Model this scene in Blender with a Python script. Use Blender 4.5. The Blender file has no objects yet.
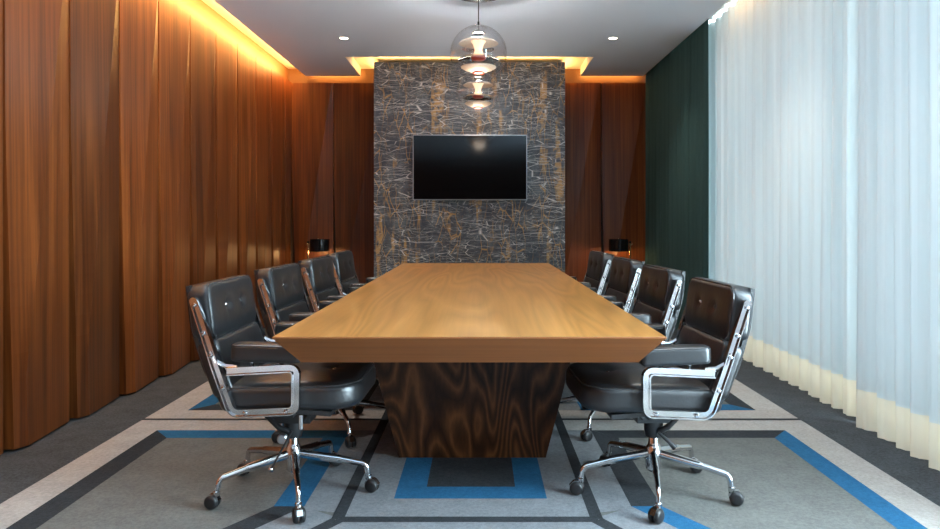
import bpy, bmesh, math, random
from mathutils import Vector, Matrix
random.seed(7)
scene = bpy.context.scene
C = scene.collection
PI = math.pi

# ------------------------------------------------------------------ helpers
def obj(name, bm, m=None, parent=None, smooth=True, angle=40, recalc=True):
    me = bpy.data.meshes.new(name)
    if recalc: bmesh.ops.recalc_face_normals(bm, faces=bm.faces)
    bm.to_mesh(me); bm.free()
    for mm in (m if isinstance(m, (list, tuple)) else [m]):
        if mm: me.materials.append(mm)
    if smooth:
        for p in me.polygons: p.use_smooth = True
        me.set_sharp_from_angle(angle=math.radians(angle))
    o = bpy.data.objects.new(name, me); C.objects.link(o)
    if parent: o.parent = parent
    return o

def tag(o, label, cat, group=None):
    o['label'] = label; o['category'] = cat
    if group: o['group'] = group
    return o

def thing(name, label, cat, loc=(0, 0, 0), rz=0, group=None):
    o = bpy.data.objects.new(name, None); C.objects.link(o)
    o.empty_display_size = .1
    o.location = loc; o.rotation_euler = (0, 0, rz)
    return tag(o, label, cat, group)

def struct(name, bm, m, smooth=False):
    o = obj(name, bm, m, None, smooth); o['kind'] = 'structure'; return o

def copy_tree(o, parent=None):
    c = o.copy(); C.objects.link(c)
    if parent: c.parent = parent
    for ch in list(o.children): copy_tree(ch, c)
    return c

def box(bm, x0, x1, y0, y1, z0, z1, mi=0):
    v = [bm.verts.new((x, y, z)) for x in (x0, x1) for y in (y0, y1) for z in (z0, z1)]
    for f in ((0, 1, 3, 2), (4, 6, 7, 5), (0, 4, 5, 1), (2, 3, 7, 6), (0, 2, 6, 4), (1, 5, 7, 3)):
        bm.faces.new([v[i] for i in f]).material_index = mi
    return v

def boxm(*a):
    bm = bmesh.new(); box(bm, *a); return bm

def bev(bm, w, seg=2, ang=30):
    es = [e for e in bm.edges if len(e.link_faces) == 2 and e.calc_face_angle(0) > math.radians(ang)]
    bmesh.ops.bevel(bm, geom=es, offset=w, segments=seg, affect='EDGES', profile=.5)
    return bm

def lathe(bm, prof, n=40, at=(0, 0, 0), axis='Z', cap=True):
    rings = []
    for r, z in prof:
        ring = []
        for i in range(n):
            a = 2 * PI * i / n
            p = Vector((r * math.cos(a), r * math.sin(a), z))
            if axis == 'Y': p = Vector((p.x, p.z, p.y))
            if axis == 'X': p = Vector((p.z, p.x, p.y))
            ring.append(bm.verts.new(p + Vector(at)))
        rings.append(ring)
    for a, b in zip(rings, rings[1:]):
        for i in range(n): bm.faces.new((a[i], a[(i + 1) % n], b[(i + 1) % n], b[i]))
    if cap:
        bm.faces.new(rings[0]); bm.faces.new(rings[-1])
    return bm

def tube(bm, pts, rad, n=12, closed=False, flat=1.0):
    pts = [Vector(p) for p in pts]; N = len(pts)
    rad = rad if isinstance(rad, (list, tuple)) else [rad] * N
    rings = []; up = None
    for i, p in enumerate(pts):
        if closed: t = pts[(i + 1) % N] - pts[i - 1]
        else: t = pts[min(i + 1, N - 1)] - pts[max(i - 1, 0)]
        t.normalize()
        if up is None:
            up = Vector((0, 0, 1)) if abs(t.z) < .9 else Vector((1, 0, 0))
        s = t.cross(up).normalized(); up = s.cross(t).normalized()
        rings.append([bm.verts.new(p + (s * math.cos(2 * PI * k / n) * flat + up * math.sin(2 * PI * k / n)) * rad[i]) for k in range(n)])
    prs = list(zip(rings, rings[1:])) + ([(rings[-1], rings[0])] if closed else [])
    for a, b in prs:
        for k in range(n): bm.faces.new((a[k], a[(k + 1) % n], b[(k + 1) % n], b[k]))
    if not closed:
        bm.faces.new(rings[0]); bm.faces.new(rings[-1])
    return bm

def round_path(pts, rads, n=6):
    """2-D polyline with filleted corners."""
    out = []
    for i, p in enumerate(pts):
        p = Vector(p); r = rads[i]
        if i in (0, len(pts) - 1) or r == 0: out.append(p); continue
        a = (Vector(pts[i - 1]) - p); b = (Vector(pts[i + 1]) - p)
        la, lb = a.length, b.length; a.normalize(); b.normalize()
        ang = a.angle(b); d = min(r / math.tan(ang / 2), la * .49, lb * .49)
        p0, p1 = p + a * d, p + b * d
        for k in range(n + 1):
            t = k / n
            out.append(p0 * (1 - t) ** 2 + p * 2 * t * (1 - t) + p1 * t * t)
    return out

def sweep(bm, path, prof, y0=0.0, cap=True):
    """path in the xz plane, profile of (in-plane normal, y) points."""
    rings = []; N = len(path)
    for i, p in enumerate(path):
        a = (path[i] - path[i - 1]).normalized() if i > 0 else None
        b = (path[i + 1] - path[i]).normalized() if i < N - 1 else None
        if a is None: a = b
        if b is None: b = a
        t = (a + b).normalized(); k = 1 / max(.5, t.dot(a))
        nn = Vector((-t.y, t.x)) * k
        rings.append([bm.verts.new((p.x + nn.x * q[0], y0 + q[1], p.y + nn.y * q[0])) for q in prof])
    m = len(prof)
    for a, b in zip(rings, rings[1:]):
        for k in range(m): bm.faces.new((a[k], a[(k + 1) % m], b[(k + 1) % m], b[k]))
    if cap:
        bm.faces.new(rings[0]); bm.faces.new(rings[-1])
    return bm

def rrect(L, W, rc, n=8):
    rc = [max(.001, r) for r in (rc if isinstance(rc, (list, tuple)) else [rc] * 4)]
    out = []
    cs = ((1, 1, 0, rc[0]), (-1, 1, 90, rc[1]), (-1, -1, 180, rc[2]), (1, -1, 270, rc[3]))
    # intermediate points on straight sides keep the quads even
    for j, (sx, sy, a0, r) in enumerate(cs):
        cx, cy = sx * (L / 2 - r), sy * (W / 2 - r)
        for k in range(n + 1):
            a = math.radians(a0 + 90 * k / n)
            out.append((cx + r * math.cos(a), cy + r * math.sin(a)))
        nx = cs[(j + 1) % 4]
        e = out[-1]
        ncx, ncy, na, nr = nx[0] * (L / 2 - nx[3]), nx[1] * (W / 2 - nx[3]), math.radians(nx[2]), nx[3]
        f = (ncx + nr * math.cos(na), ncy + nr * math.sin(na))
        for k in range(1, 8):
            t = k / 8; out.append((e[0] * (1 - t) + f[0] * t, e[1] * (1 - t) + f[1] * t))
    return out

def cushion(L, W, T, rc, re=.02, puff=.015, puffb=.004, dimples=(), creases=(), M=None):
    """Rounded padded slab: top is +z, L along x, W along y."""
    bm = bmesh.new(); rings = []
    rcs = rc if isinstance(rc, (list, tuple)) else [rc] * 4
    def dz(x, y):
        z = 0
        for (dx, dy) in dimples:
            d2 = (x - dx) ** 2 + (y - dy) ** 2
            z -= .012 * math.exp(-d2 / .0005) + .007 * math.exp(-d2 / .004)
        for (dx, dy, lx, ly, am) in creases:
            z += am * math.exp(-((x - dx) / lx) ** 2 - ((y - dy) / ly) ** 2)
        return z
    def ring(inset, s, z, top):
        pts = rrect(L - 2 * inset, W - 2 * inset, [r - inset for r in rcs])
        rr = []
        for x, y in pts:
            x *= s; y *= s
            u = min(1, abs(2 * x / L)); v = min(1, abs(2 * y / W))
            pf = (1 - u ** 2.6) * (1 - v ** 2.6)
            zz = z + ((puff * pf + dz(x, y)) if top else -puffb * pf)
            rr.append(bm.verts.new((x, y, zz)))
        rings.append(rr)
    S = [.04, .12, .2, .28, .36, .44, .52, .6, .68, .76, .84, .91, .96]
    for s in S: ring(re, s, T / 2, True)
    for k in range(7):
        a = PI / 2 * (1 - k / 6)
        ring(re * (1 - math.cos(a)), 1, T / 2 - re * (1 - math.sin(a)), True)
    for k in range(7):
        a = PI / 2 * k / 6
        ring(re * (1 - math.cos(a)), 1, -T / 2 + re * (1 - math.sin(a)), False)
    for s in S[::-3]: ring(re, s, -T / 2, False)
    n = len(rings[0])
    for a, b in zip(rings, rings[1:]):
        for i in range(n): bm.faces.new((a[i], a[(i + 1) % n], b[(i + 1) % n], b[i]))
    bm.faces.new(rings[0]); bm.faces.new(rings[-1])
    if M: bmesh.ops.transform(bm, matrix=M, verts=bm.verts)
    return bm

def piping(L, W, T, rc, re, rad, M, z=None):
    rcs = rc if isinstance(rc, (list, tuple)) else [rc] * 4
    i = re * .3
    pts = rrect(L - 2 * i, W - 2 * i, [r - i for r in rcs])
    bm = bmesh.new()
    tube(bm, [M @ Vector((x, y, T / 2 - re * .28 if z is None else z)) for x, y in pts], rad, 8, closed=True)
    return bm

# ------------------------------------------------------------------ materials
def mat(name):
    m = bpy.data.materials.new(name); m.use_nodes = True
    nt = m.node_tree; b = nt.nodes['Principled BSDF']
    return m, nt, b

def N(nt, t, **kw):
    n = nt.nodes.new(t)
    for k, v in kw.items():
        if k in n.inputs.keys(): n.inputs[k].default_value = v
        else: setattr(n, k, v)
    return n

def L_(nt, a, b): nt.links.new(a, b)

def coords(nt, scale=(1, 1, 1), rot=(0, 0, 0), loc=(0, 0, 0), kind='Object'):
    tc = N(nt, 'ShaderNodeTexCoord'); mp = N(nt, 'ShaderNodeMapping')
    mp.inputs['Scale'].default_value = scale; mp.inputs['Rotation'].default_value = rot; mp.inputs['Location'].default_value = loc
    L_(nt, tc.outputs[kind], mp.inputs['Vector']); return mp.outputs['Vector']

def ramp(nt, fac, stops):
    r = N(nt, 'ShaderNodeValToRGB')
    e = r.color_ramp.elements
    while len(e) > 1: e.remove(e[-1])
    e[0].position = stops[0][0]; e[0].color = (*stops[0][1], 1)
    for p, c in stops[1:]:
        x = e.new(p); x.color = (*c, 1)
    L_(nt, fac, r.inputs['Fac']); return r.outputs['Color']

def mixc(nt, fac, a, b, mode='MIX'):
    m = N(nt, 'ShaderNodeMix', data_type='RGBA', blend_type=mode)
    for s, v in ((m.inputs['Factor'], fac), (m.inputs[6], a), (m.inputs[7], b)):
        if hasattr(v, 'links'): L_(nt, v, s)
        elif isinstance(v, (int, float)): s.default_value = v
        else: s.default_value = (*v, 1)
    return m.outputs[2]

def math_(nt, op, a, b=None):
    m = N(nt, 'ShaderNodeMath', operation=op)
    for i, v in enumerate((a, b)):
        if v is None: continue
        if hasattr(v, 'links'): L_(nt, v, m.inputs[i])
        else: m.inputs[i].default_value = v
    return m.outputs[0]

def bump(nt, b, h, strength=.2, dist=.002):
    n = N(nt, 'ShaderNodeBump'); n.inputs['Strength'].default_value = strength; n.inputs['Distance'].default_value = dist
    L_(nt, h, n.inputs['Height']); L_(nt, n.outputs['Normal'], b.inputs['Normal'])

def plain(name, col, rough=.5, metal=0.0, spec=.5, noise=0.0, nscale=40, bmp=0.0):
    m, nt, b = mat(name)
    b.inputs['Base Color'].default_value = (*col, 1)
    b.inputs['Roughness'].default_value = rough; b.inputs['Metallic'].default_value = metal
    b.inputs['Specular IOR Level'].default_value = spec
    if noise or bmp:
        t = N(nt, 'ShaderNodeTexNoise', Scale=nscale, Detail=3.0)
        L_(nt, coords(nt), t.inputs['Vector'])
        if noise:
            c = mixc(nt, t.outputs['Fac'], tuple(x * (1 - noise) for x in col), tuple(min(1, x * (1 + noise)) for x in col))
            L_(nt, c, b.inputs['Base Color'])
        if bmp: bump(nt, b, t.outputs['Fac'], bmp, .003)
    return m

def wood(name, cols, axis, rough=.35, fine=60, broad=5, wave=0.0, wscale=2.0, rings_n=14.0, zs=.11, rand=False, spec=.5, stretch=.04, coat=0.0):
    """Grain runs along axis; cols = dark, mid, light."""
    m, nt, b = mat(name)
    def sc(s, st): return tuple(s * st if i == axis else s for i in range(3))
    tc = N(nt, 'ShaderNodeTexCoord')
    src = tc.outputs['Object']
    if rand:
        oi = N(nt, 'ShaderNodeObjectInfo'); vm = N(nt, 'ShaderNodeVectorMath', operation='SCALE')
        vm.inputs[0].default_value = (37, 53, 71); L_(nt, oi.outputs['Random'], vm.inputs['Scale'])
        va = N(nt, 'ShaderNodeVectorMath', operation='ADD'); L_(nt, src, va.inputs[0]); L_(nt, vm.outputs[0], va.inputs[1]); src = va.outputs[0]
    def nz(s, st, det=4.0, dist=0.0):
        mp = N(nt, 'ShaderNodeMapping'); mp.inputs['Scale'].default_value = sc(s, st); L_(nt, src, mp.inputs['Vector'])
        t = N(nt, 'ShaderNodeTexNoise', Scale=1.0, Detail=det, Distortion=dist); L_(nt, mp.outputs['Vector'], t.inputs['Vector']); return t.outputs['Fac']
    f1 = nz(fine, stretch * .5); f2 = nz(broad, stretch * 1.5, 3.0, .6)
    v = math_(nt, 'ADD', math_(nt, 'MULTIPLY', f1, .45), math_(nt, 'MULTIPLY', f2, .55))
    if wave:
        mp = N(nt, 'ShaderNodeMapping'); mp.inputs['Scale'].default_value = sc(wscale, zs); L_(nt, src, mp.inputs['Vector'])
        t = N(nt, 'ShaderNodeTexNoise', Scale=1.0, Detail=1.5, Distortion=.3); L_(nt, mp.outputs['Vector'], t.inputs['Vector'])
        rings = math_(nt, 'FRACT', math_(nt, 'MULTIPLY', t.outputs['Fac'], rings_n))
        tri = math_(nt, 'ABSOLUTE', math_(nt, 'SUBTRACT', rings, .5))
        v = math_(nt, 'ADD', math_(nt, 'MULTIPLY', v, 1 - wave), math_(nt, 'MULTIPLY', math_(nt, 'MULTIPLY', tri, 2.0), wave))
    col = ramp(nt, v, [(.3, cols[0]), (.5, cols[1]), (.72, cols[2])])
    if rand:
        g = ramp(nt, oi.outputs['Random'], [(0, (.55, .56, .60)), (.35, (.95, .9, .85)), (.6, (1, 1, 1)), (1, (1.25, 1.16, 1.1))])
        col = mixc(nt, 1.0, col, g, 'MULTIPLY')
    L_(nt, col, b.inputs['Base Color'])
    b.inputs['Roughness'].default_value = rough; b.inputs['Specular IOR Level'].default_value = spec
    b.inputs['Coat Weight'].default_value = coat; b.inputs['Coat Roughness'].default_value = .25
    bump(nt, b, f1, .12, .001)
    return m

def carpet(name, col, var=.18):
    m, nt, b = mat(name)
    v = coords(nt)
    t1 = N(nt, 'ShaderNodeTexNoise', Scale=260.0, Detail=2.0); L_(nt, v, t1.inputs['Vector'])
    t2 = N(nt, 'ShaderNodeTexNoise', Scale=9.0, Detail=4.0); L_(nt, v, t2.inputs['Vector'])
    t3 = N(nt, 'ShaderNodeTexNoise', Scale=70.0, Detail=2.0); L_(nt, v, t3.inputs['Vector'])
    f = math_(nt, 'ADD', math_(nt, 'MULTIPLY', t1.outputs['Fac'], .35), math_(nt, 'ADD', math_(nt, 'MULTIPLY', t2.outputs['Fac'], .25), math_(nt, 'MULTIPLY', t3.outputs['Fac'], .4)))
    c = ramp(nt, f, [(.35, tuple(x * (1 - 1.6 * var) for x in col)), (.5, col), (.65, tuple(min(1, x * (1 + 1.6 * var)) for x in col))])
    L_(nt, c, b.inputs['Base Color']); b.inputs['Roughness'].default_value = .95; b.inputs['Specular IOR Level'].default_value = .1
    b.inputs['Sheen Weight'].default_value = 0
    bump(nt, b, t1.outputs['Fac'], .5, .004)
    return m

def emis(name, col, s):
    m, nt, b = mat(name)
    b.inputs['Base Color'].default_value = (*col, 1); b.inputs['Emission Color'].default_value = (*col, 1); b.inputs['Emission Strength'].default_value = s
    return m

def thin_glass(name, tint=(1, 1, 1), refl=1.0):
    m, nt, b = mat(name); nt.nodes.remove(b)
    out = nt.nodes['Material Output']
    tr = N(nt, 'ShaderNodeBsdfTransparent'); tr.inputs['Color'].default_value = (*tint, 1)
    gl = N(nt, 'ShaderNodeBsdfGlossy', Roughness=.02)
    geo = N(nt, 'ShaderNodeNewGeometry')
    dt = N(nt, 'ShaderNodeVectorMath', operation='DOT_PRODUCT')
    L_(nt, geo.outputs['Normal'], dt.inputs[0]); L_(nt, geo.outputs['Incoming'], dt.inputs[1])
    # Schlick reflectance, the same from both faces of the thin sheet
    k = math_(nt, 'POWER', math_(nt, 'SUBTRACT', 1.0, math_(nt, 'ABSOLUTE', dt.outputs['Value'])), 5.0)
    fres = math_(nt, 'MINIMUM', math_(nt, 'ADD', .09, math_(nt, 'MULTIPLY', k, .9)), .6)
    mx = N(nt, 'ShaderNodeMixShader')
    L_(nt, math_(nt, 'MULTIPLY', fres, refl), mx.inputs['Fac'])
    L_(nt, tr.outputs[0], mx.inputs[1]); L_(nt, gl.outputs[0], mx.inputs[2]); L_(nt, mx.outputs[0], out.inputs['Surface'])
    return m

def cloth(name, col, transl, transp=0.0, tcol=None, weave=0.0):
    m, nt, b = mat(name); nt.nodes.remove(b)
    out = nt.nodes['Material Output']
    di = N(nt, 'ShaderNodeBsdfDiffuse'); tl = N(nt, 'ShaderNodeBsdfTranslucent'); tp = N(nt, 'ShaderNodeBsdfTransparent')
    di.inputs['Color'].default_value = (*col, 1); tl.inputs['Color'].default_value = (*(tcol or col), 1)
    if weave:
        t = N(nt, 'ShaderNodeTexNoise', Scale=1.0, Detail=3.0); L_(nt, coords(nt, (7, 24, .25)), t.inputs['Vector'])
        for n_, c in ((di, col), (tl, tcol or col)):
            L_(nt, mixc(nt, t.outputs['Fac'], tuple(x * (1 - weave) for x in c), tuple(min(1, x * (1 + weave)) for x in c)), n_.inputs['Color'])
    a = N(nt, 'ShaderNodeMixShader'); a.inputs['Fac'].default_value = transl
    L_(nt, di.outputs[0], a.inputs[1]); L_(nt, tl.outputs[0], a.inputs[2])
    c = N(nt, 'ShaderNodeMixShader'); c.inputs['Fac'].default_value = transp
    L_(nt, a.outputs[0], c.inputs[1]); L_(nt, tp.outputs[0], c.inputs[2]); L_(nt, c.outputs[0], out.inputs['Surface'])
    return m

def marble(name):
    m, nt, b = mat(name)
    v0 = coords(nt)
    # warp the coordinates
    w = N(nt, 'ShaderNodeTexNoise', Scale=2.4, Detail=3.0); L_(nt, v0, w.inputs['Vector'])
    ws = N(nt, 'ShaderNodeVectorMath', operation='SUBTRACT'); L_(nt, w.outputs['Color'], ws.inputs[0]); ws.inputs[1].default_value = (.5, .5, .5)
    wm = N(nt, 'ShaderNodeVectorMath', operation='SCALE'); L_(nt, ws.outputs[0], wm.inputs[0]); wm.inputs['Scale'].default_value = .14
    va = N(nt, 'ShaderNodeVectorMath', operation='ADD'); L_(nt, v0, va.inputs[0]); L_(nt, wm.outputs[0], va.inputs[1])
    def veins(sx, sz, scale, width, seed, soft=1.0):
        mp = N(nt, 'ShaderNodeMapping'); mp.inputs['Scale'].default_value = (sx, .2, sz); mp.inputs['Location'].default_value = (seed, seed * .7, seed * 1.3)
        L_(nt, va.outputs[0], mp.inputs['Vector'])
        vo = N(nt, 'ShaderNodeTexVoronoi', feature='DISTANCE_TO_EDGE', Scale=scale); L_(nt, mp.outputs['Vector'], vo.inputs['Vector'])
        return ramp(nt, vo.outputs['Distance'], [(0, (1, 1, 1)), (width * .35, (.55, .55, .55)), (width, (0, 0, 0))])
    def mask(scale, lo, hi, seed, sx=1, sz=1):
        t = N(nt, 'ShaderNodeTexNoise', Scale=scale, Detail=4.0); L_(nt, coords(nt, (sx, 1, sz), (0, 0, 0), (seed, seed, seed)), t.inputs['Vector'])
        return ramp(nt, t.outputs['Fac'], [(lo, (0, 0, 0)), (hi, (1, 1, 1))])
    nb = N(nt, 'ShaderNodeTexNoise', Scale=7.0, Detail=9.0, Roughness=.75); L_(nt, va.outputs[0], nb.inputs['Vector'])
    base = ramp(nt, nb.outputs['Fac'], [(.3, (.020, .029, .042)), (.5, (.055, .068, .083)), (.68, (.13, .155, .175))])
    # fine brown net, gold upright veins and gold patches
    n1 = math_(nt, 'MULTIPLY', veins(1.5, 1.5, 15.0, .08, 33.0), mask(4.0, .36, .6, 3.0))
    c = mixc(nt, math_(nt, 'MULTIPLY', n1, .6), base, (.16, .11, .06))
    g1 = math_(nt, 'MULTIPLY', veins(3.2, .9, 4.2, .045, 3.1), mask(2.6, .45, .58, 4.0, 2.2, .7))
    c = mixc(nt, g1, c, (.55, .30, .085))
    gp = math_(nt, 'MULTIPLY', mask(3.0, .58, .64, 9.0, 2.4, .34), mask(16, .38, .56, 2.0))
    c = mixc(nt, math_(nt, 'MULTIPLY', gp, .9), c, (.48, .27, .09))
    # white veins (mostly level)
    w1 = math_(nt, 'MULTIPLY', veins(.5, 3.6, 4.4, .024, 7.7), mask(3.0, .44, .54, 1.0, .7, 1.9))
    c = mixc(nt, w1, c, (.82, .80, .76))
    w2 = math_(nt, 'MULTIPLY', veins(.6, 3.4, 8.0, .032, 12.3), mask(4.2, .47, .57, 6.0, .8, 1.6))
    c = mixc(nt, math_(nt, 'MULTIPLY', w2, 1.0), c, (.78, .76, .71))
    w3 = math_(nt, 'MULTIPLY', veins(.8, 2.6, 14.0, .045, 21.0), mask(5.5, .44, .58, 11.0))
    c = mixc(nt, math_(nt, 'MULTIPLY', w3, .7), c, (.60, .57, .50))
    L_(nt, c, b.inputs['Base Color']); b.inputs['Roughness'].default_value = .3
    return m

M_leather = plain('black_leather', (.010, .010, .011), .34, 0, .75, .15, 30, 0)
nt = M_leather.node_tree
_t = N(nt, 'ShaderNodeTexNoise', Scale=55.0, Detail=4.0); L_(nt, coords(nt), _t.inputs['Vector']); bump(nt, nt.nodes['Principled BSDF'], _t.outputs['Fac'], .18, .004)
M_piping = plain('piping_leather_lit', (.030, .030, .031), .25)  # lighter than the leather to stand in for a highlight along the seams
M_chrome = plain('polished_aluminium', (.68, .68, .69), .13, 1.0)
M_steel = plain('brushed_steel', (.55, .55, .56), .3, 1.0)
M_blackp = plain('black_plastic', (.012, .012, .013), .35)
M_rubber = plain('caster_rubber', (.010, .010, .011), .45)
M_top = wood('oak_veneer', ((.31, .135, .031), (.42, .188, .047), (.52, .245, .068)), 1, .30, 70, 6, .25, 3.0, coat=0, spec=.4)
M_topedge_shaded = wood('oak_edge_shaded', ((.11, .034, .008), (.165, .053, .0125), (.22, .076, .019)), 0, .45, 70, 6, 0, 3.0, spec=.3)  # same oak as the top, darkened for the shade on its undercut
M_walnut = wood('walnut_veneer', ((.015, .0048, .0017), (.046, .0155, .0052), (.115, .042, .0135)), 2, .42, 75, 6, .38, 3.4, spec=.3, rings_n=22.0, zs=.10)
M_panel = wood('panel_veneer', ((.050, .011, .0028), (.145, .038, .008), (.275, .082, .018)), 2, .38, 52, 9, 0, 2.0, rand=True, stretch=.03, spec=.30)
M_backing = plain('dark_backing', (.012, .007, .005), .8)
M_wallbrown = wood('wall_strip_wood', ((.15, .060, .017), (.17, .070, .020), (.19, .078, .023)), 1, .5)
M_marble = marble('black_gold_marble')
M_ceil = plain('ceiling_paint', (.775, .87, .97), .9, 0, .2)
M_white = plain('cove_paint', (.80, .78, .74), .9, 0, .2)
M_offwhite = plain('wall_paint', (.82, .82, .81), .9, 0, .2)
M_bounce_floor = plain('bounce_floor', (.68, .70, .72), .5, 0, .4, .06, 6)
M_floor = carpet('carpet_dark', (.058, .062, .066), .3)
M_beige = carpet('carpet_beige', (.36, .325, .295), .14)
M_tile = carpet('carpet_grey', (.132, .128, .118), .16)
M_lgrey = carpet('carpet_light', (.185, .19, .198), .16)
M_dark = carpet('carpet_charcoal', (.032, .034, .037), .2)
M_blue = carpet('carpet_blue', (.020, .098, .190), .14)
M_sheer = cloth('sheer_cloth', (.58, .61, .60), .019, .0, (.61, .68, .68), .16)
M_hem = cloth('sheer_hem_cloth', (.70, .62, .50), .033, .0, (.76, .62, .44), .10)
M_green = cloth('green_velvet', (.042, .080, .075), .002, 0.0, (.02, .07, .06), .25)
M_frame = plain('window_metal', (.10, .105, .11), .4, .6)
M_pane = thin_glass('window_glass', (.97, .99, .99), .8)
M_globe = thin_glass('globe_glass', (.97, .97, .98), 1.0)
M_screen = plain('tv_screen', (.002, .002, .0025), .10, 0, .3)
M_tvframe = plain('tv_bezel', (.42, .42, .43), .3, .9)
M_refl = plain('white_reflector', (.85, .74, .60), .35)
M_mirror = plain('mirror_reflector', (.75, .74, .73), .08, 1.0)
M_red = plain('red_reflector', (.55, .045, .03), .3)
M_bulb = emis('bulb_glow', (1, .70, .45), .8)
M_down = emis('downlight_glow', (1, .88, .70), 14.0)
M_shade = plain('black_gloss_shade', (.006, .006, .007), .12)
M_brass = plain('brass', (.75, .48, .22), .25, 1.0)

# ------------------------------------------------------------------ setting
Y0, Y1 = -5.0, 9.1             # room depth (camera stands at y = 0)
WL, WR = -2.42, 2.62           # left wall, window wall
ZT = 3.08
bm = boxm(WL - .1, WR + .1, .4, Y1 + .1, -.12, 0)
box(bm, WL - .1, WR + .1, Y0 - .1, .4, -.12, 0, 1)         # pale floor added behind the viewer to bounce light onto the ceiling
struct('floor', bm, [M_floor, M_bounce_floor])
bm = boxm(WL - .1, WL, -.33, Y1 + .1, 0, ZT)
box(bm, WL - .1, WL, Y0 - .1, -.33, 0, ZT, 1)
wall_left = struct('wall_left', bm, [M_wallbrown, M_wallbrown])
wall_back = struct('wall_back', boxm(WL, WR, Y1, Y1 + .1, 0, ZT), M_wallbrown)
struct('wall_front', boxm(WL, WR, Y0 - .1, Y0, 0, ZT), M_walnut)

# ceiling: upper deck plus dropped slab with light coves left, right and round the stone wall
bm = bmesh.new()
box(bm, WL - .1, WR + .1, Y0 - .1, Y1 + .1, ZT, ZT + .12, 1)
pl = [(-2.18, Y0), (2.04, Y0), (2.04, 9.0), (1.254, 9.0), (1.254, 7.95), (-1.49, 7.95), (-1.49, 9.0), (-2.18, 9.0)]
lo = [bm.verts.new((x, y, 2.97)) for x, y in pl]; hi = [bm.verts.new((x, y, ZT)) for x, y in pl]
bm.faces.new(lo)
for i in range(len(pl)):
    j = (i + 1) % len(pl); bm.faces.new((lo[i], lo[j], hi[j], hi[i])).material_index = 1
ceiling = struct('ceiling', bm, [M_ceil, M_white])

# window wall
bm = bmesh.new()
box(bm, WR, WR + .15, Y0, Y1, 0, .08); box(bm, WR, WR + .15, Y0, Y1, 2.95, ZT)
box(bm, WR, WR + .15, Y0, .7, .08, 2.95); box(bm, WR, WR + .15, 7.3, Y1, .08, 2.95)
struct('wall_right', bm, M_offwhite)
edges = [.7 + 6.6 / 4 * k for k in range(5)]  # first bay, left bare and out of view, is added to brighten the room
for i, (a, b_) in enumerate(zip(edges, edges[1:])):
    w = boxm(WR + .02, WR + .08, a, a + .05, .08, 2.95)
    box(w, WR + .02, WR + .08, b_ - .05, b_, .08, 2.95); box(w, WR + .02, WR + .08, a + .05, b_ - .05, .08, .14); box(w, WR + .02, WR + .08, a + .05, b_ - .05, 2.89, 2.95)
    wo = struct('window_%d' % (i + 1), w, M_frame)
    obj('pane', boxm(WR + .045, WR + .051, a + .05, b_ - .05, .14, 2.89), M_pane, wo, False)

struct('trim_bounce', boxm(2.30, WR + .02, .7, 7.3, .0, .03), M_white)        # pale board added behind the sheers to bounce light onto their hems

# folded timber panels
def panel(d0, d1, z0, z1, place, parent, var=0.0):
    """Plank from d0 to d1 along the wall, its face folded along a slanting ridge; place(d, out, z) -> point."""
    w = d1 - d0; n = 24; bm = bmesh.new(); rows = []
    rnd = random.Random(round(d0 * 100))
    ft, fb = .965 + rnd.uniform(-.02, .02), .10 + rnd.uniform(-.03, .06)
    for k in range(n + 1):
        t = k / n                                     # 0 top, 1 bottom
        nd = d0 + w * .005 + .055 * max(0, (t - .42) / .58) ** 1.0
        fd = d0 + w * (ft * (1 - t) + fb * t)
        fd = max(fd, nd + .07)
        no = .000 * (1 - t) + .014 * t
        fo = .008 * (1 - t) + .045 * t
        ro = -.004 * (1 - t) - .002 * t
        z = z1 * (1 - t) + z0 * t
        rows.append([bm.verts.new(place(d, o, z)) for d, o in ((nd, -.06), (nd, no), (fd, fo), (d1, ro), (d1, -.06))])
    for a, b_ in zip(rows, rows[1:]):
        for i in range(4): bm.faces.new((a[i], a[i + 1], b_[i + 1], b_[i]))
    for r in (rows[0], rows[-1]): bm.faces.new(r)
    return obj('wood_panel', bm, M_panel, parent, True, 1.0)
XL = -2.365
P_L = lambda d, o, z: (XL + o, d, z)
obj('panel_backing', boxm(WL, WL + .006, Y0, Y1, .0, 2.885), M_backing, wall_left, False)
d = 4.15 - .575 * 15
while d < 9.0:
    a, b_ = max(d, Y0), min(d + .575, 9.04)
    if b_ - a > .1: panel(a, b_, .012, 2.89, P_L, wall_left)
    d += .575
P_B = lambda d, o, z: (d, Y1 - .055 - o, z)
P_B = lambda d, o, z: (d, 9.045 - o, z)
obj('panel_backing', boxm(WL + .06, -1.25, Y1 - .006, Y1, 0, 2.885), M_backing, wall_back, False)
obj('panel_backing', boxm(1.0, WR, Y1 - .006, Y1, 0, 2.885), M_backing, wall_back, False)
for a, b_ in ((-2.36, -1.845), (-1.84, -1.2), (.94, 1.52), (1.525, 2.1), (2.105, 2.6)): panel(a, b_, .012, 2.89, P_B, wall_back)

# stone feature wall
st = struct('wall_feature', bev(boxm(-1.237, .992, 8.4, Y1, 0, 3.013), .004, 1), M_marble)

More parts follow.
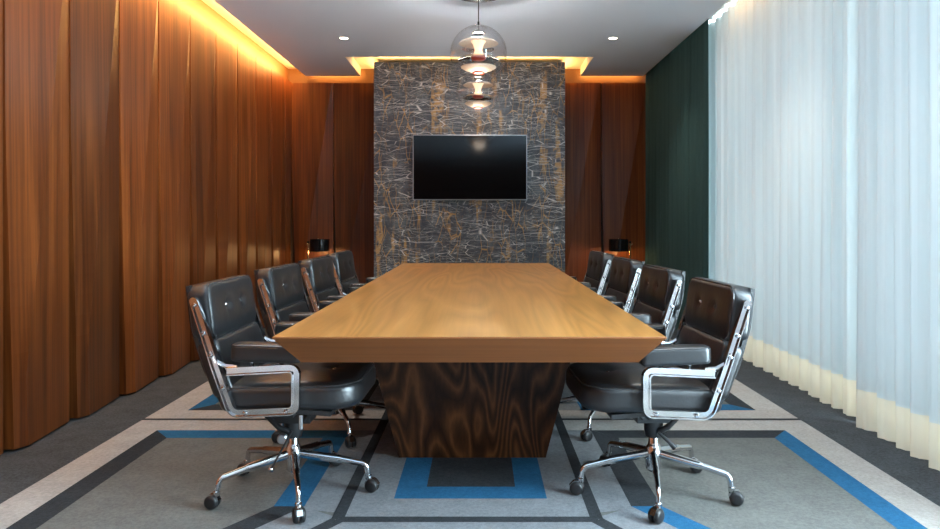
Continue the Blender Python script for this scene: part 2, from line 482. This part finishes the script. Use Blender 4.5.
# ------------------------------------------------------------------ rug
bm = bmesh.new()
RX0, RX1, RY0, RY1, RZ = -1.97, 1.87, .9, 7.55, .004
box(bm, RX0, RX1, RY0, RY1, 0.0, RZ, 0); bmesh.ops.recalc_face_normals(bm, faces=bm.faces)
rug_n = 0
def poly(pts, mi, lay):
    global rug_n
    rug_n += 1
    z = RZ + .0003 * lay + .000006 * rug_n
    if sum(a[0] * b[1] - b[0] * a[1] for a, b in zip(pts, pts[1:] + pts[:1])) < 0: pts = pts[::-1]
    f = bm.faces.new([bm.verts.new((x, y, z)) for x, y in pts]); f.material_index = mi
BE, TI, LG, DA, BL = 0, 1, 2, 3, 4
S = .62
def left(pts, m): return [(m * (x + .05) - .05, y) for x, y in pts]
for m in (1, -1):                                   # left half, then its mirror image with blue and charcoal swapped
    A, B = (DA, BL) if m == 1 else (BL, DA)
    X = lambda pts: left(pts, m)
    # near field
    poly(X([(-1.79, RY0 + .2), (-.53, RY0 + .2), (-.53, 3.99), (-1.79, 3.99)]), TI, 1)
    poly(X([(-.84, 2.93), (-.53, 2.86), (-.53, 3.99), (-.72, 3.99), (-.84, 3.85)]), LG, 2)
    poly(X([(-.72 - S * 1.2 + .0, 1.73), (-.53 - S * 1.2, 1.6), (-.53, 2.8), (-.72, 2.93)]), LG, 2)
    poly(X([(-1.79, RY0 + .2), (-1.675, RY0 + .2), (-1.675, 3.85), (-1.79, 3.99)]), A, 3)
    poly(X([(-1.79, 3.99), (-1.675, 3.85), (-.84, 3.85), (-.72, 3.99)]), B, 3)
    poly(X([(-.84, 3.85), (-.84, 2.93), (-.715, 2.93), (-.715, 3.99)]), B if m == 1 else B, 4)
    poly(X([(-.84, 2.93), (-.715, 2.93), (-.715 - S * 1.2, 1.73), (-.84 - S * 1.2, 1.73)]), A, 4)
    # far field
    poly(X([(-1.79, 4.41), (-.53, 4.41), (-.53, 7.35), (-1.79, 7.35)]), TI, 1)
    poly(X([(-.72, 4.41), (-.53, 4.41), (-.53, 7.35), (-.72, 7.35)]), LG, 2)
    poly(X([(-1.79, 4.41), (-1.675, 4.55), (-1.675, 7.35), (-1.79, 7.35)]), B, 3)
    poly(X([(-1.79, 4.41), (-1.675, 4.55), (-.84, 4.55), (-.72, 4.41)]), A, 3)
    poly(X([(-.84, 4.55), (-.72, 4.41), (-.72, 6.4), (-.84, 6.4)]), A, 4)
    # thin joint lines
    poly(X([(-1.97, 4.19), (-.55, 4.19), (-.55, 4.225), (-1.97, 4.225)]), DA, 5)
    poly(X([(-.58, 2.80), (-.53, 2.80), (-.53, 7.0), (-.58, 7.0)]), DA, 6)
    poly(X([(-.58, 2.81), (-.53, 2.775), (-.53 - S * 1.3, 1.5), (-.59 - S * 1.3, 1.5)]), DA, 6)
poly([(-.54, 2.80), (.44, 2.80), (.44, 7.0), (-.54, 7.0)], LG, 4)
poly([(-.54, 2.775), (.44, 2.775), (.44 + S * 1.2, 1.5), (-.54 - S * 1.2, 1.5)], LG, 4)
poly([(-.56, 2.775), (.46, 2.775), (.46, 2.826), (-.56, 2.826)], DA, 6)
poly([(-.36, 3.01), (.28, 3.01), (.28, 6.6), (-.36, 6.6)], BL, 5)
poly([(-.232, 3.143), (.153, 3.143), (.153, 6.4), (-.232, 6.4)], DA, 6)
rug = obj('patterned_rug', bm, [M_beige, M_tile, M_lgrey, M_dark, M_blue], None, False, recalc=False)
tag(rug, 'large geometric carpet of grey, beige, charcoal and blue bands under the table', 'rug')

# ------------------------------------------------------------------ table
tb = thing('conference_table', 'long oak conference table with undercut edge on a tapering walnut pedestal', 'table', (-.038, 4.81, 0))
bm = bmesh.new()
hx, hy, hx2, hy2, zt, zb = .709, 2.2225, .627, 2.13, .75, .64
rings = []
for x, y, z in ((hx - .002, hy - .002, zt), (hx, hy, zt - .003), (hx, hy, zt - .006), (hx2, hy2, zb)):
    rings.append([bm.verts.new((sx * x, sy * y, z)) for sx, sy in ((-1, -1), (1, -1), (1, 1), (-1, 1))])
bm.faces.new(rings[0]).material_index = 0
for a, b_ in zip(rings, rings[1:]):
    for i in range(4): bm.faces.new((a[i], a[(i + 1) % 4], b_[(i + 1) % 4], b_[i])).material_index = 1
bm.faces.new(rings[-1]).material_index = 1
obj('tabletop', bm, [M_top, M_topedge_shaded], tb, False)
bm = bmesh.new()
rings = []
for e, wst, z in ((0, .275, .0068), (.139, .355, .64)):            # waisted in plan, flaring upwards
    x, y = .36 + e, 1.285 + e
    rings.append([bm.verts.new(p) for p in ((-x, -y, z), (x, -y, z), (wst, -.35, z), (wst, .35, z), (x, y, z), (-x, y, z), (-wst, .35, z), (-wst, -.35, z))])
n = len(rings[0])
for i in range(n): bm.faces.new((rings[0][i], rings[0][(i + 1) % n], rings[1][(i + 1) % n], rings[1][i]))
bm.faces.new(rings[0]); bm.faces.new(rings[1])
obj('pedestal', bm, M_walnut, tb, False)

# ------------------------------------------------------------------ chair
def make_chair():
    t = thing('executive_chair', '', 'chair')
    # seat
    Ms = Matrix.Translation((.030, 0, .462)) @ Matrix.Rotation(math.radians(-1.5), 4, 'Y')
    rcs = [.13, .05, .05, .13]
    seat = obj('seat', cushion(.568, .535, .108, rcs, .036, .022, .004, ((.13, 0), (-.09, 0)), (), Ms), M_leather, t)
    obj('piping', piping(.568, .535, .108, rcs, .036, .0035, Ms), M_piping, seat)
    for bx in (.13, -.09):
        bm = bmesh.new(); lathe(bm, [(.001, .066), (.007, .064), (.010, .060), (.010, .052)], 14); bmesh.ops.transform(bm, matrix=Ms @ Matrix.Translation((bx, 0, -.002)), verts=bm.verts)
        obj('button', bm, M_chrome, seat)
    # back cushions: plan x -> up the back, y across, z -> out of the front face
    def bmx(cx, cz, tilt):
        up = Vector((-math.sin(tilt), 0, math.cos(tilt))); out = Vector((math.cos(tilt), 0, math.sin(tilt))); ya = out.cross(up)
        R = Matrix((up, ya, out)).transposed().to_4x4()
        return Matrix.Translation((cx, 0, cz)) @ R
    for nm, L, T, cx, cz, tl, dm, cr, pf in (
            ('head_cushion', .232, .092, -.320, .797, 7.5, ((.012, .085), (.012, -.085)), ((.0, .12, .05, .012, .004), (-.03, -.05, .05, .02, .003)), .012),
            ('back_cushion', .235, .088, -.262, .575, 20, ((.0, .085), (.0, -.085)), ((.07, .02, .03, .01, -.003), (.07, -.04, .03, .01, -.003), (.07, .06, .03, .01, -.003)), .012)):
        Mb = bmx(cx, cz, math.radians(tl)); rc = [.055] * 4 if nm[0] == 'h' else [.035] * 4
        c = obj(nm, cushion(L, .525, T, rc, .022, pf, .004, dm, cr, Mb), M_leather, t)
        obj('piping', piping(L, .525, T, rc, .022, .004, Mb), M_piping, c)
        for bx, by in dm:
            bm = bmesh.new(); lathe(bm, [(.001, .006), (.006, .0045), (.009, .001), (.009, -.006)], 14)
            bmesh.ops.transform(bm, matrix=Mb @ Matrix.Translation((bx, by, T / 2 + pf - .018)), verts=bm.verts)
            obj('button', bm, M_chrome if by > 0 else M_leather, c)
    # leather shell behind the cushions
    path = round_path([(-.372, .905), (-.355, .75), (-.305, .58), (-.225, .425), (.20, .398)], [0, .2, .2, .06, 0])
    bm = bmesh.new(); sweep(bm, path, [(-.009, -.25), (-.009, .25), (.009, .25), (.009, -.25)]); bev(bm, .006, 2, 60)
    obj('back_shell', bm, M_leather, t)
    # cast side frames with raised rims, arm pads on top
    for s in (-1, 1):
        y = s * .290
        path = round_path([(-.328, .850), (-.243, .590), (-.178, .410), (.072, .422), (.074, .590), (-.20, .574)], [0, .15, .045, .03, .03, 0], 6)
        w, rim, th, web = .0155, .0045, .014, .003
        prof = [(-w, -th), (-w + rim, -th), (-w + rim, -web), (w - rim, -web), (w - rim, -th), (w, -th), (w, th), (w - rim, th), (w - rim, web), (-w + rim, web), (-w + rim, th), (-w, th)]
        bm = bmesh.new(); sweep(bm, path, prof, y)
        # rounded top lug, fillet where the arm meets the upright
        lathe(bm, [(.0155, -th), (.0155, th)], 20, (-.328, y, .850), 'Y')
        tube(bm, [(-.260, y, .655), (-.241, y, .613), (-.205, y, .595), (-.16, y, .595)], [.006, .008, .008, .006], 8)
        bev(bm, .0022, 2, 50)
        fr = obj('side_frame', bm, M_chrome, t, True, 35)
        for (bx, bz) in ((-.325, .836), (-.288, .725), (-.259, .64), (-.213, .51), (-.125, .414), (.036, .421)):
            bm = bmesh.new(); lathe(bm, [(.001, .017 * s), (.007, .016 * s), (.0095, .012 * s), (.0095, .002 * s)], 12, (bx, y, bz), 'Y')
            obj('bolt', bm, M_chrome, fr)
        # pad
        Mp = Matrix.Translation((-.040, s * .283, .648)) @ Matrix.Rotation(math.radians(1.5), 4, 'Y')
        pad = obj('arm_pad', cushion(.280, .090, .066, [.02, .03, .03, .02], .014, .006, .002, (), (), Mp), M_leather, t)
        obj('piping', piping(.280, .090, .066, [.02, .03, .03, .02], .014, .003, Mp), M_piping, pad)
        for bx in (-.10, .015):
            bm = bmesh.new(); lathe(bm, [(.006, .590), (.008, .602), (.016, .612), (.016, .618)], 14, (bx, s * .287, .003))
            obj('bracket', bm, M_chrome, pad)
    # cross bars below the seat
    bm = bmesh.new()
    for xx in (-.12, .04): box(bm, xx - .02, xx + .02, -.285, .285, .392, .404)
    bev(bm, .003, 1); obj('seat_brace', bm, M_blackp, t)
    # tilt mechanism
    BX = -.025
    bm = bev(boxm(-.085, .085, -.055, .055, .31, .395), .012, 2)
    tube(bm, [(-.15, -.05, .395), (-.045, -.05, .29), (-.01, -.04, .27)], .013, 10); tube(bm, [(-.15, .05, .395), (-.045, .05, .29), (-.01, .04, .27)], .013, 10)
    tube(bm, [(.13, -.05, .395), (.06, -.05, .33)], .010, 10); tube(bm, [(.13, .05, .395), (.06, .05, .33)], .010, 10)
    bm2 = bmesh.new(); lathe(bm, [(.034, .24), (.040, .27), (.040, .32)], 24)
    bm2.free()
    mech = obj('tilt_mechanism', bm, M_blackp, t); mech.location.x = BX
    bm = bmesh.new(); lathe(bm, [(.001, -.086), (.017, -.086), (.021, -.082), (.021, -.062), (.017, -.058)], 24, (-.026, 0, .252), 'Y')
    obj('tension_knob', bm, M_steel, mech)
    bm = bmesh.new(); tube(bm, [(.015, -.075, .285), (-.055, -.13, .145)], .0045, 8); lv = obj('tilt_lever', bm, M_blackp, mech)
    bm = bmesh.new(); bmesh.ops.create_uvsphere(bm, u_segments=14, v_segments=10, radius=.0125, matrix=Matrix.Translation((-.056, -.131, .142)))
    obj('knob', bm, M_chrome, lv)
    bm = bmesh.new(); tube(bm, [(.0, .07, .275), (-.045, .085, .235), (-.065, .09, .215)], [.006, .010, .013], 10)
    obj('height_lever', bm, M_blackp, mech)
    bm = bmesh.new(); lathe(bm, [(.010, .30), (.010, .36)], 12, (.06, -.10, .0)); obj('stop_pin', bm, M_chrome, mech)
    # column and hub
    bm = bmesh.new(); lathe(bm, [(.019, .09), (.030, .10), (.033, .14), (.033, .195), (.026, .205), (.0215, .215), (.0205, .30)], 28)
    obj('column', bm, M_chrome, t).location.x = BX
    # five arms with casters
    for k in range(5):
        a = math.radians(4 + 72 * k)
        bm = bmesh.new()
        p2 = round_path([(.02, .168), (.20, .143), (.312, .122), (.322, .062)], [0, .3, .03, 0], 6)
        rr = [.0185 - .0065 * min(1, i / (len(p2) - 5)) for i in range(len(p2))]
        tube(bm, [(p.x, 0, p.y) for p in p2], rr, 12, False, .85)
        leg = obj('leg', bm, M_chrome, t); leg.rotation_euler = (0, 0, a); leg.location.x = BX
        sw = random.uniform(-.9, .9)
        R = Matrix.Translation((.322, 0, 0)) @ Matrix.Rotation(sw, 4, 'Z')
        bm = bmesh.new(); lathe(bm, [(.0125, .058), (.014, .062), (.014, .075), (.011, .078)], 16)
        # hood over the twin wheels
        pth = round_path([(-.012, .040), (.0, .064), (.028, .062), (.048, .040)], [0, .02, .02, 0], 5)
        sweep(bm, pth, [(-.0025, -.011), (-.0025, .011), (.0025, .011), (.0025, -.011)])
        bmesh.ops.transform(bm, matrix=R, verts=bm.verts); obj('caster_hood', bm, M_chrome, leg)
        bm = bmesh.new()
        for sy in (-1, 1):
            lathe(bm, [(.001, sy * .025), (.016, sy * .025), (.022, sy * .0235), (.027, sy * .019), (.0285, sy * .014), (.0285, sy * .006), (.026, sy * .004), (.001, sy * .004)], 28, (.018, 0, .0335), 'Y', False)
        lathe(bm, [(.006, -.006), (.006, .006)], 10, (.018, 0, .0335), 'Y')
        bmesh.ops.transform(bm, matrix=R, verts=bm.verts); obj('caster_wheel', bm, M_rubber, leg)
    return t

proto = make_chair()
G = 'executive chairs around the conference table'
base_turn = [-3, 9, 21, -14, 4, -12, 17, 30]
seats = [
    (-.787, 3.11, math.radians(-1.2), 'black leather executive chair nearest the viewer on the wood panel side of the table'),
    (-.793, 4.01, math.radians(-3), 'black leather executive chair second from the viewer on the wood panel side of the table'),
    (-.783, 4.88, math.radians(-3), 'black leather executive chair third from the viewer on the wood panel side of the table'),
    (-.79, 5.75, math.radians(-3), 'black leather executive chair farthest from the viewer on the wood panel side of the table'),
    (.708, 3.11, PI + math.radians(3), 'black leather executive chair nearest the viewer on the curtain side of the table'),
    (.703, 4.07, PI + math.radians(3.5), 'black leather executive chair second from the viewer on the curtain side of the table'),
    (.690, 4.97, PI + math.radians(3.5), 'black leather executive chair third from the viewer on the curtain side of the table'),
    (.678, 5.98, PI + math.radians(3.5), 'black leather executive chair farthest from the viewer on the curtain side of the table')]
for i, (x, y, rz, lab) in enumerate(seats):
    o = proto if i == 0 else copy_tree(proto)
    o.location = (x, y, .0018); o.rotation_euler = (0, 0, rz); tag(o, lab, 'chair', G)
    for ch in o.children:
        if i > 3 and ch.name.split('.')[0] not in ('leg', 'column', 'tilt_mechanism'): ch.location.z -= .011   # this side sits a notch lower
        if ch.name.startswith('leg'): ch.rotation_euler.z += math.radians(base_turn[i])
        if i in (0, 4) and ch.name.split('.')[0] in ('leg', 'column', 'tilt_mechanism'):   # the nearest two stand a little skewed on their bases
            ch.location.y -= (.02 if i == 0 else .035) * math.cos(rz); ch.location.x += .012 if i == 0 else -.024

# ------------------------------------------------------------------ television
tv = thing('television', 'wide black flat television screen with thin silver edge on the marble wall', 'television', (-.116, 8.335, 1.777))
obj('screen', bev(boxm(-.651, .651, -.032, -.026, -.368, .368), .001, 1), M_screen, tv, False)
bm = bmesh.new()
for a in ((-.660, .660, -.034, .0, .368, .377), (-.660, .660, -.034, .0, -.377, -.368), (-.660, -.651, -.034, .0, -.368, .368), (.651, .660, -.034, .0, -.368, .368)): box(bm, *a)
obj('bezel', bm, M_tvframe, tv, False)
obj('housing', boxm(-.651, .651, -.026, .012, -.368, .368), M_blackp, tv, False)
obj('wall_bracket', boxm(-.25, .25, .012, .0645, -.2, .2), M_blackp, tv, False)

# ------------------------------------------------------------------ pendants
def make_pendant():
    t = thing('globe_pendant', '', 'pendant lamp')
    R = .226
    bm = bmesh.new(); lathe(bm, [(.17, .47), (.168, .458), (.12, .447), (.03, .440), (.012, .437)], 40); obj('canopy', bm, M_chrome, t)
    bm = bmesh.new(); tube(bm, [(0, 0, .44), (0, 0, R + .005)], .004, 8); tube(bm, [(0, 0, R + .005), (0, 0, R + .03)], .008, 8); obj('cord', bm, M_blackp, t)
    prof = [(R * math.sin(a), R * math.cos(a)) for a in [PI * (.03 + .94 * k / 40) for k in range(41)]]
    bm = bmesh.new(); lathe(bm, prof, 64, cap=False); obj('glass_globe', bm, M_globe, t)
    bm = bmesh.new(); lathe(bm, [(.004, .19), (.02, .188), (.050, .172), (.056, .164), (.05, .160), (.004, .166)], 36); tube(bm, [(0, 0, .17), (0, 0, R)], .007, 8); obj('top_cap', bm, M_mirror, t)
    bm = bmesh.new()
    for k in range(3):
        a = 2 * PI * k / 3 + .5; tube(bm, [(.045 * math.cos(a), .045 * math.sin(a), .163), (.11 * math.cos(a), .11 * math.sin(a), .112)], .0012, 6)
        tube(bm, [(.12 * math.cos(a), .12 * math.sin(a), .085), (.13 * math.cos(a), .13 * math.sin(a), -.045)], .0012, 6)
    obj('hanging_chain', bm, M_steel, t)
    bm = bmesh.new(); lathe(bm, [(.02, .122), (.08, .116), (.13, .102), (.157, .084), (.159, .079), (.155, .079), (.12, .090), (.06, .098), (.02, .100)], 48, cap=False); obj('upper_reflector', bm, M_refl, t)
    bm = bmesh.new(); lathe(bm, [(.060, .098), (.046, .080), (.034, .050), (.030, .028), (.036, .005), (.055, -.014), (.075, -.022)], 40); obj('bulb', bm, M_bulb, t)  # hourglass neck given its own glow to stand for the lit bulb
    bm = bmesh.new(); lathe(bm, [(.05, -.012), (.10, -.020), (.15, -.036), (.166, -.048), (.163, -.051), (.14, -.042), (.10, -.032), (.05, -.028)], 48, cap=False); obj('lower_dish', bm, M_mirror, t)
    bm = bmesh.new(); lathe(bm, [(.058, -.030), (.060, -.040), (.045, -.052), (.02, -.056)], 36); obj('red_insert', bm, M_red, t)
    bm = bmesh.new(); lathe(bm, [(.03, -.085), (.08, -.088), (.125, -.098), (.142, -.106), (.140, -.112), (.11, -.130), (.06, -.146), (.03, -.150)], 48, cap=False); obj('bottom_bowl', bm, M_refl, t)
    bm = bmesh.new(); lathe(bm, [(.05, -.146), (.045, -.158), (.01, -.162)], 30); obj('bottom_cap', bm, M_red, t)
    return t
pn = make_pendant()
pn2 = copy_tree(pn)
GP = 'clear glass globe pendants above the table'
for o, loc, lab in ((pn, (-.012, 5.76, 2.5), 'clear glass globe pendant nearest the viewer, hanging by its round chrome ceiling canopy'),
                    (pn2, (-.02, 7.55, 2.5), 'clear glass globe pendant behind the nearer one, just in front of the marble wall')):
    o.location = loc; tag(o, lab, 'pendant lamp', GP)

# ------------------------------------------------------------------ downlights
for x, lab in ((-1.345, 'small round recessed downlight in the grey ceiling near the wood panel wall'), (1.315, 'small round recessed downlight in the grey ceiling near the green curtain')):
    t = thing('recessed_downlight', lab, 'downlight', (x, 7.12, 2.97), 0, 'recessed ceiling downlights')
    bm = bmesh.new(); lathe(bm, [(.050, .0), (.050, -.004), (.040, -.004), (.038, -.001)], 32, cap=False); obj('trim_ring', bm, M_white, t)
    bm = bmesh.new(); lathe(bm, [(.039, -.0012), (.039, -.003)], 32); obj('lens', bm, M_down, t)

# ------------------------------------------------------------------ reading lamps behind the chairs
def lamp(x, side, lab):
    y = 8.78
    t = thing('floor_lamp', lab, 'lamp', (x, y, 0), 0, 'black shaded reading lamps by the rear wall')
    px = side * .142
    bm = bmesh.new(); lathe(bm, [(.11, .0), (.11, .012), (.10, .018), (.012, .022)], 36, (px, 0, 0)); obj('base', bm, M_brass, t)
    bm = bmesh.new(); tube(bm, [(px, 0, .02), (px, 0, .885)], .008, 10); obj('post', bm, M_brass, t)
    bm = bmesh.new(); tube(bm, [(px + side * .03, 0, .872), (0, 0, .872)], .006, 10); obj('arm', bm, M_brass, t)
    bm = bmesh.new(); lathe(bm, [(.003, .885), (.014, .890), (.016, .905), (.006, .915)], 16, (px, 0, 0)); obj('switch_knob', bm, M_shade, t)
    bm = bmesh.new(); lathe(bm, [(.118, .79), (.118, .935), (.114, .935), (.114, .79), (.118, .79)], 44, cap=False)
    lathe(bm, [(.116, .865), (.116, .868)], 44); obj('lamp_shade', bm, M_shade, t)
    bm = bmesh.new(); bmesh.ops.create_uvsphere(bm, u_segments=14, v_segments=10, radius=.012, matrix=Matrix.Translation((-.01, -.05, .94))); tube(bm, [(-.01, -.05, .868), (-.01, -.05, .94)], .004, 8); obj('finial', bm, M_brass, t)
    bm = bmesh.new(); bmesh.ops.create_uvsphere(bm, u_segments=16, v_segments=12, radius=.028, matrix=Matrix.Translation((0, 0, .825))); obj('bulb', bm, M_bulb, t)
    li = bpy.data.lights.new('lamp_light', 'POINT'); li.energy = 3.2; li.color = (1, .58, .22); li.shadow_soft_size = .03
    lo_ = bpy.data.objects.new('lamp_light', li); C.objects.link(lo_); lo_.parent = t; lo_.location = (0, 0, .785)
lamp(-1.954, -1, 'low brass lamp with black drum shade in the corner by the wood panel wall')
lamp(1.69, 1, 'low brass lamp with black drum shade in front of the green curtain corner')

# ------------------------------------------------------------------ curtains
def drape(ya, yb, z0, z1, xm, amp, wl, seed, step=.0125, nz=10, sharp=1.0):
    rnd = random.Random(seed)
    ph, y, knots = 0, ya, []
    n = int((yb - ya) / step)
    # phase advances unevenly so that no two pleats are alike
    ws = []; yy = ya
    while yy < yb + wl:
        w = wl * rnd.uniform(.65, 1.45); ws.append((yy, w, amp * rnd.uniform(.55, 1.25), rnd.uniform(-.008, .008))); yy += w
    def fx(y, t):
        for (s, w, a, o) in ws:
            if s <= y < s + w:
                u = (y - s) / w
                return o * math.sin(PI * u) ** 2 + a * (math.cos(2 * PI * u) * .75 + .25 * math.cos(6 * PI * u + seed)) * (1 - .25 * t)
        return 0
    bm = bmesh.new(); rows = []
    for k in range(nz + 1):
        t = k / nz; z = z0 * (1 - t) + z1 * t
        rows.append([bm.verts.new((xm + fx(ya + i * step, t) + .006 * math.sin(9 * (ya + i * step) + 5 * t) * (1 - t), ya + i * step + .008 * math.sin(3 * t + i * .05), z)) for i in range(n + 1)])
    for a, b_ in zip(rows, rows[1:]):
        for i in range(n): bm.faces.new((a[i], a[i + 1], b_[i + 1], b_[i]))
    return bm
def curtain(name, ya, yb, xm, amp, wl, seed, m, mh, hem, lab, grp):
    t = thing(name, lab, 'curtain', (0, 0, 0), 0, grp)
    def part(nm, z0, z1, mm, nz):
        bm = drape_full(z0, z1, nz)
        return obj(nm, bm, mm, t, True, 180)
    def drape_full(z0, z1, nz):
        full = drape(ya, yb, -.004, 3.06, xm, amp, wl, seed, nz=24)
        # keep only the strip between z0 and z1
        for zc, nrm in ((z0, -1), (z1, 1)):
            bmesh.ops.bisect_plane(full, geom=full.verts[:] + full.edges[:] + full.faces[:], plane_co=(0, 0, zc), plane_no=(0, 0, nrm), clear_outer=True)
        return full
    part('cloth', hem, 3.07, m, 24)
    part('hem', 0, hem, mh, 3)
    return t
GS = 'sheer curtains in front of the windows'
curtain('sheer_curtain', 4.09, 6.98, 2.225, .040, .17, 3, M_sheer, M_hem, .215, 'white sheer curtain panel directly beside the dark green curtain', GS)
curtain('sheer_curtain', 2.3, 4.13, 2.165, .038, .18, 11, M_sheer, M_hem, .215, 'white sheer curtain panel nearest the viewer, at the right edge of the photo', GS)
curtain('green_curtain', 6.72, 9.02, 2.105, .042, .15, 5, M_green, M_green, .12, 'dark green pleated curtain drawn into the rear corner beside the white sheers', None)

# ------------------------------------------------------------------ light
def area(name, loc, sx, sy, direction, energy, col, portal=False, spread=None):
    li = bpy.data.lights.new(name, 'AREA'); li.shape = 'RECTANGLE'; li.size = sx; li.size_y = sy; li.energy = energy; li.color = col
    if portal: li.cycles.is_portal = True
    if spread: li.spread = spread
    o = bpy.data.objects.new(name, li); C.objects.link(o); o.location = loc
    o.rotation_euler = Vector(direction).to_track_quat('-Z', 'Y').to_euler(); return o
W = (1, .52, .14)
def strip(name, x0, y0, x1, y1, z, direction, watts_m, col=W):
    ln = math.hypot(x1 - x0, y1 - y0)
    li = bpy.data.lights.new(name, 'AREA'); li.shape = 'RECTANGLE'; li.size = ln; li.size_y = .03; li.energy = watts_m * ln; li.color = col
    o = bpy.data.objects.new(name, li); C.objects.link(o); o.location = ((x0 + x1) / 2, (y0 + y1) / 2, z)
    zax = -Vector(direction).normalized(); xax = Vector((x1 - x0, y1 - y0, 0)).normalized(); yax = zax.cross(xax)
    o.rotation_euler = Matrix((xax, yax, zax)).transposed().to_euler(); return o
strip('cove_strip', -2.185, Y0 + .1, -2.185, 8.95, 3.03, (-1, 0, -.3), 10.0)
strip('cove_strip', -1.2, 8.46, .95, 8.46, 3.02, (0, -.25, 1), 2.2)
strip('cove_strip', -1.26, 8.45, -1.26, 9.0, 3.0, (-1, 0, .6), 3.0)
strip('cove_strip', 1.015, 8.45, 1.015, 9.0, 3.0, (1, 0, .6), 3.0)
strip('cove_strip', 2.045, Y0 + .1, 2.045, 6.3, 3.03, (1, 0, 0), .8)
strip('cove_strip', -2.15, 9.005, -1.5, 9.005, 3.02, (0, 1, 0), 3)
strip('cove_strip', 1.27, 9.005, 2.0, 9.005, 3.02, (0, 1, 0), 3)

area('window_portal', (WR + .012, 4.0, 1.515), 6.6, 2.87, (-1, 0, 0), 1, (1, 1, 1), True)
for y in (7.12, 4.92, 2.72, .52):  # rear pair light the modelled fixtures; nearer rows added out of view as fill
    for x in (-1.345, 1.315):
        li = bpy.data.lights.new('downlight_spot', 'SPOT'); li.energy = 80 if y > 4 else 45; li.color = (1, .95, .88); li.spot_size = 1.9; li.spot_blend = .9; li.shadow_soft_size = .05
        o = bpy.data.objects.new('downlight_spot', li); C.objects.link(o); o.location = (x, y, 2.96)
for o_ in (pn, pn2):
    li = bpy.data.lights.new('pendant_light', 'POINT'); li.energy = 3.5 if o_ is pn else 2.5; li.color = (1, .82, .64); li.shadow_soft_size = .08
    o = bpy.data.objects.new('pendant_light', li); C.objects.link(o); o.parent = o_; o.location = (0, 0, -.185)
    li = bpy.data.lights.new('pendant_uplight', 'POINT'); li.energy = 38 if o_ is pn else 13; li.color = (1, .97, .95); li.shadow_soft_size = .04
    o = bpy.data.objects.new('pendant_uplight', li); C.objects.link(o); o.parent = o_; o.location = (0, 0, .142)

w = bpy.data.worlds.new('daylight'); scene.world = w; w.use_nodes = True
bg = w.node_tree.nodes['Background']; bg.inputs['Color'].default_value = (.68, .87, 1.0, 1); bg.inputs['Strength'].default_value = 34.0

# ------------------------------------------------------------------ camera
cam = bpy.data.cameras.new('camera'); co = bpy.data.objects.new('camera', cam); C.objects.link(co)
co.location = (0, 0, 1.17); co.rotation_euler = (PI / 2, 0, 0)
cam.sensor_width = 36; cam.lens = 36 * 720 / 940; cam.shift_x = -10 / 940; cam.shift_y = -44.5 / 940
cam.clip_start = .05
scene.camera = co
vs = scene.view_settings
vs.view_transform = 'Standard'; vs.look = 'None'; vs.gamma = 1; vs.use_curve_mapping = False; vs.exposure = 0.6
scene.cycles.use_denoising = True
scene.cycles.max_bounces = 10; scene.cycles.diffuse_bounces = 5; scene.cycles.glossy_bounces = 5; scene.cycles.transparent_max_bounces = 16
scene.cycles.sample_clamp_indirect = 6
